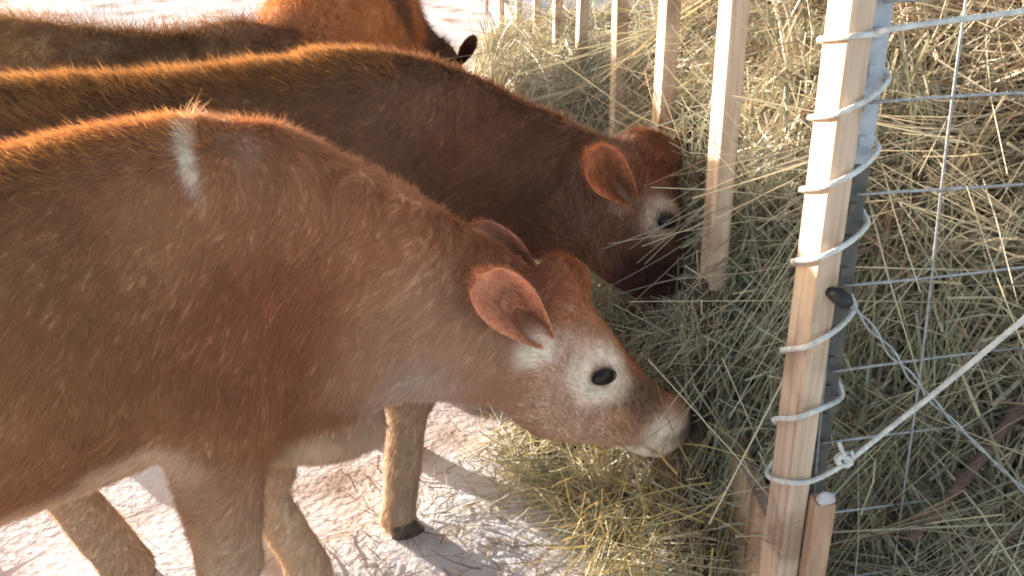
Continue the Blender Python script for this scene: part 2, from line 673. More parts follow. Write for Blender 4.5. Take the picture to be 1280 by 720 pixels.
# ================================================================== CATTLE
def blob_col(base, blobs, bright=1.30, legpale=.35):
    def f(P):
        c = np.tile(np.asarray(base, float), (len(P), 1))
        for ctr, r, col in blobs:
            if not isinstance(r, tuple):
                d = np.linalg.norm(P - ctr, axis=1) / r
            else:                       # r = (radius vector table) -> ellipsoid given by 3 (axis, radius)
                d = np.sqrt(sum((((P - ctr) @ nrm(ax)) / rr) ** 2 for ax, rr in r))
            d = d + 0.12 * vnoise(P, 22, 2)
            k = 1 / (1 + np.exp((d - 1) * 7))
            c = c * (1 - k[:, None]) + np.asarray(col) * k[:, None]
        lum = c @ np.array([.3, .55, .15])
        c = c * .74 + lum[:, None] * np.array([1.08, 1.0, .76]) * .26
        k = (np.clip((.52 - P[:, 2]) / .22, 0, 1) * legpale)[:, None]
        c = c * (1 - k) + s2l([198, 178, 158]) * k
        return np.clip(c * bright / (1 + (bright - 1) * c.max(1, keepdims=True)), 0, .9)
    return f


def ear_geo(base, tip, opening, width, cup=0.34, nu=16, nv=12, thick=0.006):
    """leaf-shaped cupped ear with a front and a back face"""
    base, tip = np.asarray(base, float), np.asarray(tip, float)
    ax_ = tip - base
    L = np.linalg.norm(ax_)
    ax_ /= L
    op = np.asarray(opening, float)
    op = nrm(op - (op @ ax_) * ax_)
    sv = np.cross(ax_, op)
    V, Q = [], []
    for layer in (0, 1):
        for i in range(nu + 1):
            t = i / nu
            q_ = abs(2 * (0.06 + 0.94 * t) - 1)
            wd = width * max((1 - q_ ** 2.7) ** (1 / 2.3), .05) * (0.42 + 0.58 * min(1, t * 2.0) ** .8)
            for j in range(nv + 1):
                s = j / nv * 2 - 1
                cupd = cup * width * (s * s) * (1.5 - t * 1.1) - cup * width * 0.6 * (1 - t)
                p = base + ax_ * (L * t) + sv * (s * wd * 0.5) + op * (cupd - 0.012 * math.sin(t * 3) - (thick if layer else 0) * (1 - s * s * 0.8))
                V.append(p)
    m = (nu + 1) * (nv + 1)
    for layer in (0, 1):
        for i in range(nu):
            for j in range(nv):
                a = layer * m + i * (nv + 1) + j
                q = (a, a + 1, a + nv + 2, a + nv + 1)
                Q.append(q if layer == 0 else q[::-1])
    for i in range(nu):
        for j in (0, nv):
            a = i * (nv + 1) + j
            q = (a, a + nv + 1, a + nv + 1 + m, a + m)
            Q.append(q if j == 0 else q[::-1])
    for j in range(nv):
        a = nu * (nv + 1) + j
        Q.append((a, a + 1, a + 1 + m, a + m))
    return np.array(V), np.array(Q)


def make_cow(label, W, head, S, zt, feet, neck, headp, ears, eyes, colf, grid, nhair, hairlen, extra=None,
             curl=0.0, group="young cattle eating at the feeder", ridge_len=1.3, sway=0.0, clipx=None, hairfn=None, poll=None, muz=None, eye_n=None, ridge=None, shs=0.0, hump=0.0):
    """W withers xy; head heading (unit xy); S scale; zt height of the withers; all points in world space"""
    hd = np.array([head[0], head[1], 0.0]); hd /= np.linalg.norm(hd)
    sd_ = np.array([-hd[1], hd[0], 0.0])                 # towards the animal's left (far side from the camera)
    W3 = np.array([W[0], W[1], 0.0])
    fr = lambda s, l, z: W3 + hd * (s * S) + sd_ * (l * S) + np.array([0, 0, z])
    dz = zt - 1.19 * S
    st = [(0.20, .84, .17, .11), (0.10, .86, .26, .165), (-.04, .885 - hump, .300 - hump, .195), (-.28, .852, .313, .235), (-.55, .852, .318, .255),
          (-.78, .93, .262, .235), (-.97, .985, .205, .185), (-1.10, .98, .13, .12)]
    allp = []
    tubes = []
    tr = [fr(s, 0, z * S + dz + sway * s) for s, z, h, w_ in st]
    tubes.append((tr, [w_ * S for *_, w_ in st], [h * S for _, _, h, _ in st], sd_, 0.05))
    # shoulder blade and hip masses, hooks
    for l in (-1, 1):
        tubes.append(([fr(-.02 + shs * .5, l * .10, (1.08 - 2 * hump) * S + dz), fr(.08 + shs, l * .15, .84 * S + dz), fr(.03 + shs, l * .16, .66 * S + dz)], [.045 * S, .055 * S, .055 * S], [.09 * S, .12 * S, .10 * S], sd_, 0.06))
        tubes.append(([fr(-.80, l * .17, 1.08 * S + dz), fr(-.84, l * .17, .84 * S + dz), fr(-.83, l * .16, .68 * S + dz)], [.05 * S, .08 * S, .07 * S], [.08 * S, .17 * S, .12 * S], sd_, 0.06))
        tubes.append(([fr(-.70, l * .14, 1.08 * S + dz), fr(-.76, l * .12, 1.07 * S + dz)], [.04 * S] * 2, [.05 * S] * 2, sd_, 0.05))
    # legs: feet = [near fore, far fore, near hind, far hind] xy world
    hoofs = []
    for i, (fx, fy) in enumerate(feet):
        l = -1 if i % 2 == 0 else 1
        foot = np.array([fx, fy, 0.0])
        if i < 2:
            top = fr(.04 + shs, l * .14, .70 * S + dz)
            kn = top * 0.42 + foot * 0.58; kn[2] = .345 * S
            kn = kn + hd * 0.015 * S
            fet = foot + (kn - foot) * 0.26; fet[2] = .125 * S
            pts = [top, top * 0.62 + kn * 0.38 - hd * .012, kn + np.array([0, 0, .05]), kn, kn - np.array([0, 0, .05]) - hd * .01, fet, foot + np.array([0, 0, .05])]
            r = [.105, .078, .055, .057, .043, .042, .048]
        else:
            top = fr(-.84, l * .15, .72 * S + dz)
            hk = top * 0.30 + foot * 0.70; hk[2] = .43 * S
            hk = hk - hd * .11 * S
            fet = foot + (hk - foot) * 0.22; fet[2] = .125 * S
            pts = [top, (top + hk) / 2 + hd * .04 * S, hk + np.array([0, 0, .05]), hk, hk - np.array([0, 0, .07]) + hd * .015, fet, foot + np.array([0, 0, .05])]
            r = [.14, .09, .052, .055, .044, .042, .048]
        r = [x * S for x in r]
        tubes.append((pts, r, [x * 1.12 for x in r], sd_, 0.035))
        hoofs.append(foot)
    # tail
    tubes.append(([fr(-1.08, 0, 1.10 * S + dz), fr(-1.16, 0, 1.0 * S + dz), fr(-1.17, 0, .7 * S), fr(-1.14, .02, .42 * S)], [.03, .024, .018, .028], [.03, .024, .018, .028], sd_, 0.03))
    for t in neck + headp:
        tubes.append(t)
    if extra:
        tubes += extra
    lo = np.min([np.min(np.asarray(t[0]) - np.max([t[1], t[2]]), axis=0) for t in tubes], axis=0) - 0.05
    hi = np.max([np.max(np.asarray(t[0]) + np.max([t[1], t[2]]), axis=0) for t in tubes], axis=0) + 0.05
    fld = Field(lo, hi, grid)
    for t in tubes:
        fld.tube(t[0], t[1], t[2], t[3], t[4] if len(t) > 4 else 0.05)
    V, Q = fld.mesh()
    N, area = normals(V, Q)
    V = V + N * (0.009 * vnoise(V, 4.2, 6) + 0.0045 * vnoise(V, 9, 1) + 0.002 * vnoise(V, 26, 4))[:, None]
    base = np.array([W[0] - hd[0] * .45 * S, W[1] - hd[1] * .45 * S, 0.0])
    root = thing("cow", label, "cow", base, group)
    C = colf(V)
    parts = [(V, [Q], C)]
    earh = []
    for (eb, et, eo, ew, ecol, eincol) in ears:
        EV, EQ = ear_geo(eb, et, eo, ew)
        EC = np.tile(ecol, (len(EV), 1)).astype(float)
        half = len(EV) // 2
        ti = np.repeat(np.linspace(0, 1, 17), 13); sj = np.tile(np.linspace(-1, 1, 13), 17)
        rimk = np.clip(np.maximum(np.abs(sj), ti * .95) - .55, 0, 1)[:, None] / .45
        EC[:half] = np.asarray(eincol) * (.62 + .5 * rimk) + np.asarray([.10, .07, .05]) * rimk  # pale fringe; centre darkened, shade of the hollow put into the colour
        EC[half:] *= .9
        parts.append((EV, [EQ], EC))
        EN, EA = normals(EV, EQ)
        nh = 6000
        ax_ = nrm(np.asarray(et) - np.asarray(eb))
        opn = nrm(np.asarray(eo) - (np.asarray(eo) @ ax_) * ax_)
        nin = 16 * 12
        Pi, Ni = sample(EV, EQ[:nin], EN, EA[:nin], nh // 2)
        Po, No = sample(EV, EQ[nin:], EN, EA[nin:], nh // 2)
        Ni = Ni * np.sign(Ni @ opn)[:, None]
        No = -No * np.sign(No @ opn)[:, None]
        P, NN = np.vstack([Pi, Po]), np.vstack([Ni, No])
        Dr = np.tile(ax_, (nh, 1)) + NN * 0.35 + rng.normal(0, .25, (nh, 3))
        Dr /= np.linalg.norm(Dr, axis=1)[:, None]
        lat = np.abs((Pi - np.asarray(eb)) @ np.cross(ax_, opn)) / (ew * .5)
        lng = ((Pi - np.asarray(eb)) @ ax_) / np.linalg.norm(np.asarray(et) - np.asarray(eb))
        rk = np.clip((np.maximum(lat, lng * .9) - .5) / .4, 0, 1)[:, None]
        ci = np.asarray(eincol) * (.58 + .62 * rk)  # inner hairs carry the same painted shade towards the ear's centre
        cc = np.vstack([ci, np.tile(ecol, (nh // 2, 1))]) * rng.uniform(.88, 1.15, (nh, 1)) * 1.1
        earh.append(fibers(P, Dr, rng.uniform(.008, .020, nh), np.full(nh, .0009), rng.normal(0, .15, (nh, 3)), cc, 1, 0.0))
    BV, BF, BC = merge(parts)
    link("body", mesh_from("body", BV - base, BF, BC), M_SKIN, root)
    # hair
    camv = np.array([0, 0, CAM_H])
    cen = V[Q].mean(1)
    fn = N[Q[:, 0]]
    vis = np.einsum('ij,ij->i', camv - cen, fn) / (np.linalg.norm(camv - cen, axis=1))
    dist = np.linalg.norm(camv - cen, axis=1)
    wgt = np.where(vis > -0.25, 1.0, 0.18)                # the side turned away needs fewer hairs
    wgt *= np.where(cen[:, 0] < -1.6, 0.3, 1.0)
    P, NN = sample(V, Q, N, area, nhair, wgt)
    poll = np.asarray(poll); muz = np.asarray(muz)
    headax = nrm(poll - muz)
    dh = np.linalg.norm(P - (poll * .45 + muz * .55), axis=1)
    inh = np.clip((0.30 - dh) / 0.08, 0, 1)[:, None]
    flow = -hd * 0.55 + np.array([0, 0, -0.75])
    Dr = flow * (1 - inh) + headax * inh
    swirl = np.column_stack([vnoise(P, 3.2, 11), vnoise(P, 3.2, 12), vnoise(P, 3.2, 13)])
    fine = np.column_stack([vnoise(P, 16, 14), vnoise(P, 16, 15), vnoise(P, 16, 16)])
    Dr = Dr + swirl * 0.55 * (1 - inh * .7) + fine * (0.30 + curl)
    Dr = Dr - NN * np.einsum('ij,ij->i', Dr, NN)[:, None]
    Dr /= np.linalg.norm(Dr, axis=1)[:, None] + 1e-9
    topn = np.clip(NN[:, 2], 0, 1)
    lift = rng.uniform(.07, .24, len(P)) + 0.40 * topn ** 3 * (1 - inh[:, 0])
    Dr = Dr + NN * lift[:, None] + rng.normal(0, 0.10 + curl * .4, (len(P), 3))
    Dr /= np.linalg.norm(Dr, axis=1)[:, None]
    L = hairlen * rng.uniform(.6, 1.35, len(P)) * (1 - 0.62 * inh[:, 0]) * (1 + (ridge_len - 1) * topn ** 4)
    L *= np.where(P[:, 2] < 0.45, .7, 1.0)
    Cc = colf(P) * (1 + (0.07 + .2 * curl) * vnoise(P, 30, 7) + 0.10 * vnoise(P, 5, 8))[:, None] * rng.uniform(.92, 1.08, (len(P), 1))
    if muz is not None:                                    # bare wet nose pad
        keep = np.linalg.norm(P - muz, axis=1) > 0.030
        if eyes:
            for e in eyes:
                keep &= np.linalg.norm(P - e[0], axis=1) > 0.017
        P, Dr, L, Cc, NN = P[keep], Dr[keep], L[keep], Cc[keep], NN[keep]
    near = np.clip(3.2 / np.linalg.norm(P - camv, axis=1), .6, 1.6)
    hp = [fibers(P, Dr, L, np.full(len(P), .0014) / near ** .3, fine_bend(len(P), curl), np.clip(Cc, 0, 1), 1 if curl == 0 else 2, 0.0, face=NN + rng.normal(0, .28, NN.shape))]
    hp += earh
    if ridge:
        nr, rcol, rl0, rl1 = ridge  # topline hairs tinted golden: the backlit rim is put into their colour
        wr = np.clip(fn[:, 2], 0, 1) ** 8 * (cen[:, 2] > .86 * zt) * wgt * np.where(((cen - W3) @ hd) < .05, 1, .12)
        P2, N2 = sample(V, Q, N, area, nr, wr)
        D2 = -hd * .75 + N2 * .40 + .25 * np.column_stack([vnoise(P2, 14, 61), vnoise(P2, 14, 62), vnoise(P2, 14, 63)]) + rng.normal(0, .16, (nr, 3))
        D2 /= np.linalg.norm(D2, axis=1)[:, None]
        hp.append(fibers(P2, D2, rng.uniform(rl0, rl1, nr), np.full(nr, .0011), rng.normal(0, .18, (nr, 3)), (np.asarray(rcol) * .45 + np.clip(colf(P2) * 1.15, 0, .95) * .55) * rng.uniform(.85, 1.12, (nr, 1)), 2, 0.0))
    if hairfn:
        hp += hairfn()
    HV, HF, HC = merge(hp)
    link("fur", mesh_from("fur", HV - base, HF, HC, smooth=False), M_HAIR, root, kind="stuff")
    for e in eyes:
        c, nout, r = e
        zup = np.array([0, 0, 1.0]) + .25 * headax
        zup = nrm(zup - (zup @ nrm(nout)) * nrm(nout))
        e1 = sphere_part("eye", np.asarray(c) - base, r, nout, .6, 12, M_EYE, root, up=zup, sy=0.60)
        # lid rim
        up_ = zup; al = nrm(np.cross(up_, nout))
        ring = [np.asarray(c) - base + nrm(nout) * r * .20 + al * math.cos(a) * r * 1.06 + up_ * math.sin(a) * r * .62 for a in np.linspace(0, 2 * math.pi, 25)]
        link("eyelid", tube_mesh("eyelid", ring, r * .075, 7), M_LID, root)
    for f in hoofs:
        bm_hoof(f - base, hd, S, root)
    return root


def e_up(a, n):
    return nrm(a)


def fine_bend(n, curl):
    return rng.normal(0, 0.16 + curl, (n, 3))


def bm_hoof(f, hd, S, root):
    sd_ = np.array([-hd[1], hd[0], 0])
    for l in (-1, 1):
        V = []
        for (z, a, b, off) in ((0.0, .052, .027, .018), (.02, .048, .026, .014), (.045, .040, .024, .004), (.062, .034, .021, -.004)):
            for k in range(10):
                t = 2 * math.pi * k / 10
                V.append(f + hd * (math.cos(t) * a + off) * S + sd_ * (l * .024 + math.sin(t) * b) * S + np.array([0, 0, z * S - 0.012]))
        Q = [(i * 10 + k, i * 10 + (k + 1) % 10, (i + 1) * 10 + (k + 1) % 10, (i + 1) * 10 + k) for i in range(3) for k in range(10)]
        link("hoof", mesh_from("hoof", np.array(V), [np.array(Q), np.array([list(range(10))[::-1], list(range(30, 40))])]), M_HOOF, root)


HD = np.array([0.866, 0.50, 0])                       # the cattle stand side by side, heading right and away
SD = np.array([-0.50, 0.866, 0])

# ---- near heifer
def cow_a():
    W = (-0.557, 1.78)
    hs = nrm([-.12, .93, .30])                        # head side vector (near to far)
    neck = [([at(300, 345, 1.80), at(385, 370, 1.83), at(455, 372, 1.87), at(530, 388, 1.90), at(600, 412, 1.92), at(655, 425, 1.94)],
             [.19, .165, .135, .115, .10, .09], [.285, .275, .245, .195, .160, .130], SD, .04),
            # dewlap and brisket
            ([at(345, 520, 1.80), at(420, 535, 1.84), at(470, 530, 1.87)], [.09, .06, .03], [.10, .075, .06], SD, .05),
            ]
    c0, c1, c2, c3, c4 = at(668, 408, 1.95), at(712, 448, 1.955), at(768, 492, 1.97), at(812, 523, 1.985), at(834, 536, 1.99)
    hp = [([c0, c1, c2, c3, c4], [.075, .090, .066, .052, .050], [.115, .112, .078, .058, .046], hs, .03),
          # cheek and jaw
          ([at(648, 470, 1.93), at(690, 505, 1.93), at(750, 527, 1.95), at(806, 547, 1.975)], [.060, .065, .042, .034], [.065, .068, .050, .030], hs, .035),
          # muzzle pad, lips
          ([at(838, 524, 1.955), at(842, 528, 2.02)], [.032, .032], [.038, .038], hs, .02),
          ([at(838, 508, 1.965), at(845, 514, 2.01)], [.02, .02], [.020, .020], hs, .02),
          ([at(802, 552, 1.965), at(826, 557, 1.985)], [.034, .030], [.016, .017], hs, .018),
          # brow ridge near the eye, poll knob
          ([at(735, 440, 1.905), at(765, 452, 1.910)], [.024, .020], [.022, .020], hs, .03),
          ([at(700, 350, 1.95), at(712, 352, 2.00)], [.05, .05], [.045, .045], hs, .04),
          # ear bases
          ([at(690, 410, 1.89), at(672, 415, 1.87)], [.035, .028], [.035, .028], hs, .03),
          ]
    eye = at(754, 471, 1.868)
    en = nrm(nrm(at(754, 471, 1.868) - at(740, 465, 1.97)) * 1.0 + np.array([.15, -.3, .1]))
    orange = s2l([196, 118, 72]); redb = s2l([150, 88, 58]); fawn = s2l([178, 128, 96]); pale = s2l([212, 180, 158])
    wht = s2l([246, 240, 238]); dark = s2l([112, 78, 66]); nose = s2l([56, 36, 42])
    base = s2l([160, 103, 68])
    FL = nrm(at(231, 150, 1.76) - at(245, 232, 1.64)); FX = nrm(np.cross(FL, [0, 1, -.3]))
    blobs = [
        (at(90, 330, 1.5), .26, s2l([148, 98, 62])),
        (at(280, 250, 1.70), .20, s2l([172, 116, 82])),
        (at(430, 330, 1.75), .20, s2l([176, 118, 84])),
        (at(330, 420, 1.62), .17, s2l([150, 88, 58])),
        (at(520, 440, 1.78), .16, s2l([190, 144, 118])),
        (at(600, 480, 1.83), .15, s2l([186, 144, 120])),
        (at(520, 500, 1.80), .10, s2l([188, 160, 150])),
        (at(450, 545, 1.85), .07, s2l([190, 160, 142])),
        (at(385, 570, 1.78), .075, s2l([214, 190, 168])),
        (at(178, 578, 1.56), ((HD, .10), (SD, .2), ((0, 0, 1), .05)), s2l([218, 190, 170])),
        (at(80, 636, 1.50), ((HD, .22), (SD, .3), ((0, 0, 1), .045)), s2l([212, 180, 156])),
        (at(270, 680, 1.6), .17, s2l([176, 138, 112])),
        (at(360, 650, 1.95), .18, s2l([196, 168, 146])),
        # head
        (at(700, 520, 1.88), .13, s2l([184, 142, 120])),
        (at(640, 480, 1.85), .08, s2l([184, 140, 116])),
        (at(715, 365, 1.93), .075, s2l([160, 92, 62])),
        (at(745, 395, 1.95), .055, s2l([178, 118, 84])),
        (at(708, 440, 1.87), .055, s2l([178, 140, 124])),
        (at(790, 455, 1.95), ((nrm(c3 - c1), .13), (hs, .06), (np.cross(nrm(c3 - c1), hs), .035)), s2l([190, 122, 80])),
        (at(800, 497, 1.93), .050, s2l([120, 84, 70])),
        (eye + np.array([0, 0, -.006]), .068, s2l([250, 232, 222])),
        (eye, .026, s2l([150, 112, 98])),
        (at(832, 540, 1.95), .052, s2l([244, 232, 228])),
        (at(780, 560, 1.95), ((nrm(c3 - c1), .11), (hs, .08), ((0, 0, 1), .018)), s2l([248, 234, 228])),
        (at(864, 530, 1.97), ((nrm(c3 - c1), .040), (hs, .09), (np.cross(nrm(c3 - c1), hs), .06)), nose), (at(846, 520, 1.955), .012, s2l([60, 40, 44])), (at(815, 556, 1.95), ((nrm(c3 - c1), .045), (hs, .07), (np.cross(nrm(c3 - c1), hs), .004)), s2l([120, 84, 80])),
        (at(668, 432, 1.86), .042, s2l([252, 240, 234])),
        (at(708, 386, 1.90), .012, s2l([214, 200, 196])),
        # white flash on the withers
        (at(238, 190, 1.69), ((FX, .013), (np.cross(FX, FL), .14), (FL, .074)), wht),
        (at(296, 186, 1.74), .045, s2l([180, 138, 112])),
    ]
    ears = [(at(677, 419, 1.862), at(595, 340, 1.765), nrm([-.08, -.9, .42]), .112, s2l([204, 132, 92]), s2l([226, 160, 130])),
            (at(672, 352, 2.02), at(592, 282, 2.06), nrm([-.1, -.8, .5]), .085, s2l([178, 104, 66]), s2l([196, 142, 120]))]

    def extra_hair():
        out = []
        n = 18
        b = at(240, 146, 1.78)
        P = b + rng.normal(0, .006, (n, 3))
        D = np.array([.25, .0, .9]) + rng.normal(0, .16, (n, 3))
        D /= np.linalg.norm(D, axis=1)[:, None]
        out.append(fibers(P, D, rng.uniform(.02, .06, n), np.full(n, .0010), np.tile([.3, 0, -.1], (n, 1)) + rng.normal(0, .1, (n, 3)), np.tile(s2l([232, 190, 150]), (n, 1)), 3, 0.0))
        # pale crest hairs leading down the neck
        n = 5000
        t = rng.random(n)
        path = catmull([at(240, 150, 1.78), at(290, 166, 1.80), at(350, 186, 1.83), at(430, 216, 1.86), at(520, 268, 1.89), at(600, 318, 1.93)], 10)
        k = t * (len(path) - 1)
        i = k.astype(int)
        P = path[i] + (path[np.minimum(i + 1, len(path) - 1)] - path[i]) * (k - i)[:, None] + rng.normal(0, .009, (n, 3)) - np.array([0, 0, .008])
        D = -HD * .6 + np.array([0, 0, .55]) + rng.normal(0, .3, (n, 3))
        D /= np.linalg.norm(D, axis=1)[:, None]
        colr = np.where((t < .35)[:, None], s2l([226, 200, 184]), s2l([184, 122, 84]))
        out.append(fibers(P, D, rng.uniform(.010, .026, n), np.full(n, .0013), rng.normal(0, .2, (n, 3)), colr * rng.uniform(.7, 1.1, (n, 1)), 2, 0.0))
        return out

    feet = [tuple(at(292, 868, 1.58)[:2] * 0 + np.array([-.505, 1.60])), (-.36, 2.02), (-1.30, 1.22), (-1.52, 1.58)]
    feet[0] = (-.575, 1.585); feet[1] = (-.475, 1.95)
    make_cow("reddish tan heifer nearest the camera, white flash on its withers and a pale ringed eye", W, HD[:2], 1.0, 1.19, feet, neck, hp, ears,
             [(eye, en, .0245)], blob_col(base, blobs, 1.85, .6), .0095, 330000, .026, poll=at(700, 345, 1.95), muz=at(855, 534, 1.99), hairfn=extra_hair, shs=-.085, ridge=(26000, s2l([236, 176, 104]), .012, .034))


# ---- second heifer behind it
def cow_b():
    W = (-0.353, 2.50)
    hs = nrm([-.45, .88, .10])
    neck = [([at(420, 203, 2.50), at(520, 205, 2.53), at(610, 225, 2.53), at(690, 240, 2.50), at(745, 245, 2.47)],
             [.19, .16, .13, .11, .10], [.268, .262, .215, .180, .150], SD, .04)]
    c0, c1, c2, c3 = at(775, 225, 2.46), at(803, 268, 2.46), at(820, 318, 2.45), at(824, 352, 2.44)
    hp = [([c0, c1, c2, c3], [.085, .095, .068, .052], [.115, .110, .080, .058], hs, .03),
          ([at(735, 285, 2.42), at(760, 320, 2.41), at(795, 352, 2.41)], [.06, .055, .04], [.06, .05, .035], hs, .035),
          ([at(805, 185, 2.45), at(825, 195, 2.48)], [.06, .06], [.05, .05], hs, .04),
          ([at(834, 262, 2.385), at(838, 276, 2.385)], [.03, .028], [.026, .024], hs, .03),
          ([at(815, 366, 2.42), at(820, 368, 2.47)], [.035, .035], [.04, .04], hs, .02)]
    eye = at(834, 277, 2.352)
    en = nrm([.18, -.93, .2])
    base = s2l([136, 96, 76])
    blobs = [(at(200, 110, 2.2), .35, s2l([142, 98, 66])),
             (at(650, 200, 2.4), .18, s2l([128, 84, 66])),
             (at(600, 180, 2.4), .14, s2l([134, 88, 68])),
             (at(720, 300, 2.35), .16, s2l([122, 80, 66])),
             (at(810, 300, 2.40), .16, s2l([120, 80, 68])),
             (at(815, 195, 2.42), .075, s2l([120, 68, 46])),
             (at(800, 345, 2.40), .09, s2l([74, 48, 44])),
             (eye, .056, s2l([216, 194, 184])),
             (eye, .028, s2l([90, 60, 54])),
             (at(846, 285, 2.40), .02, s2l([96, 62, 56])),
             (at(775, 252, 2.38), .03, s2l([176, 134, 118]))]
    ears = [(at(783, 246, 2.375), at(736, 188, 2.29), nrm([.05, -.9, .40]), .106, s2l([196, 130, 92]), s2l([204, 142, 112])),
            (at(842, 200, 2.55), at(880, 160, 2.62), nrm([.3, -.8, .1]), .07, s2l([140, 80, 50]), s2l([130, 80, 60]))]

    extra_hair = None
    feet = [(-.285, 2.17), (-.44, 2.66), (-.90, 1.97), (-1.42, 2.12)]
    make_cow("dark brown heifer behind the nearest one, head down against the second wooden slat", W, HD[:2], .985, 1.173, feet, neck, hp, ears,
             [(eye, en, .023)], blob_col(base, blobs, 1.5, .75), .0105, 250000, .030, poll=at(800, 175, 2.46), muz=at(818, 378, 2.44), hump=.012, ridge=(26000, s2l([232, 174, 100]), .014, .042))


# ---- two more behind
def cow_c():
    W = (-0.82, 3.40)
    hd = nrm([.80, .60, 0]); sd = np.array([-hd[1], hd[0], 0])
    w3 = np.array([W[0], W[1], 0])
    nk = lambda s, l, z: w3 + hd * s + sd * l + np.array([0, 0, z])
    neck = [([nk(-.1, 0, .82), nk(.15, 0, .80), nk(.38, 0, .70), nk(.55, 0, .62)], [.18, .14, .10, .085], [.26, .22, .15, .12], sd, .05)]
    hp = [([nk(.55, 0, .62), nk(.66, 0, .50), nk(.74, 0, .36), nk(.77, 0, .29)], [.08, .085, .06, .05], [.11, .10, .065, .05], sd, .03)]
    ears = [(nk(.52, -.07, .68), nk(.46, -.20, .72), [.5, -.6, .2], .075, s2l([150, 110, 70]), s2l([170, 120, 90])),
            (nk(.52, .07, .68), nk(.46, .20, .72), [.5, .4, .2], .075, s2l([150, 110, 70]), s2l([170, 120, 90]))]
    base = s2l([160, 118, 80])
    blobs = [(nk(-.9, 0, 1.0), .25, s2l([176, 132, 86])), (nk(-.35, 0, 1.05), .2, s2l([128, 92, 64])), (nk(.1, 0, 1.0), .2, s2l([132, 88, 62]))]
    feet = [tuple((w3 + hd * .05 - sd * .14)[:2]), tuple((w3 + hd * .1 + sd * .14)[:2]), tuple((w3 - hd * .8 - sd * .15)[:2]), tuple((w3 - hd * .9 + sd * .15)[:2])]
    make_cow("woolly tan heifer at the far left, only its curly back showing", W, hd[:2], .92, 1.03, feet, neck, hp, ears, [], blob_col(base, blobs), .016,
             90000, .042, curl=.55, sway=-.15, poll=nk(.52, 0, .70), muz=nk(.77, 0, .25), ridge_len=1.4)


def cow_d():
    W = (-0.60, 4.55)
    hd = nrm([.10, .995, 0]); sd = np.array([-hd[1], hd[0], 0])
    w3 = np.array([W[0], W[1], 0])
    nk = lambda s, l, z: w3 + hd * s + sd * l + np.array([0, 0, z])
    neck = [([nk(-.05, -.02, .86), nk(.12, -.06, .80), nk(.26, -.13, .70), nk(.32, -.22, .62)], [.18, .13, .10, .08], [.24, .20, .15, .12], sd, .05)]
    hp = [([nk(.30, -.22, .66), nk(.32, -.27, .52), nk(.32, -.32, .38), nk(.32, -.34, .30)], [.08, .08, .06, .05], [.10, .10, .065, .05], hd, .03)]
    e0 = at(572, 82, 4.75)
    e1 = at(593, 46, 4.78)
    ears = [(e0, e1, [.0, -1, .1], .065, s2l([84, 52, 40]), s2l([96, 62, 48])),
            (at(546, 84, 4.70), at(528, 70, 4.66), [.0, -1, .1], .085, s2l([84, 52, 40]), s2l([96, 62, 48]))]
    hp.append(([at(556, 92, 4.78), at(572, 84, 4.76)], [.04, .02], [.04, .02], hd, .03))
    base = s2l([184, 112, 60])
    blobs = [(nk(-.75, 0, 1.0), .28, s2l([196, 124, 64])), (nk(-.3, -.2, 1.0), .14, s2l([110, 70, 52])), (nk(.3, -.3, .7), .25, s2l([96, 62, 48]))]
    feet = [tuple((w3 + hd * .05 - sd * .14)[:2]), tuple((w3 + hd * .1 + sd * .14)[:2]), tuple((w3 - hd * .85 - sd * .15)[:2]), tuple((w3 - hd * .75 + sd * .15)[:2])]
    make_cow("orange brown heifer standing farthest back with its rump to the camera", W, hd[:2], .95, 1.13, feet, neck, hp, ears, [], blob_col(base, blobs), .016,
             90000, .036, curl=.45, poll=nk(.30, -.22, .70), muz=nk(.32, -.34, .26), ridge_len=1.3)


cow_a()
cow_b()
cow_c()
cow_d()

# ================================================================== FEEDER PANEL
LB = -0.0857                                              # the panel line: X = LA + LB * Y
LA = 0.6086
ldir = nrm([LB, 1, 0])
lnor = np.array([ldir[1], -ldir[0], 0])                   # towards the hay side
line = lambda D: np.array([LA + LB * D, D, 0.0])
corner_px = [1066, 917, 833, 773, 725, 694, 668, 645, 624, 606, 594, 577]
Ds = [LA / ((x - 640) * .976 / 1300 + 0.0857) for x in corner_px]
panel = thing("feeder_panel", "homemade wooden feeder panel of upright pale pine slats between cattle and hay", "feeder panel", line(Ds[0]))
pb = line(Ds[0])
leans = [0, .004, -.003, .006, -.004, .003, 0, .004, 0, 0, .003, 0]
for i, D in enumerate(Ds):
    p = line(D)
    tilt = leans[i]
    wd = .096 if i < 6 else .10
    me = box_mesh("slat", (p - pb)[:2], (lnor * .036)[:2], (ldir * wd)[:2], 0.02, 2.05, .003, 6, wob=tilt)
    link("slat", me, M_WOOD, panel)
# rails on the hay side: boards along the line
def rail(z0, z1, D0, D1, off, name="rail", mat=None):
    p = line(D0) + lnor * off - pb
    me = box_mesh(name, p[:2], (lnor * .036)[:2], (ldir * (D1 - D0) / ldir[1])[:2], z0, z1, .003)
    link(name, me, mat or M_WOOD, panel)
rail(.08, .40, Ds[0] + .012, 4.6, .038)
rail(.08, .40, 4.604, 7.7, .038)
rail(.08, .40, 7.704, 16.0, .038)
rail(1.86, 1.95, Ds[0] - .05, 5.0, .038)
rail(1.86, 1.95, 5.004, 16.0, .038)
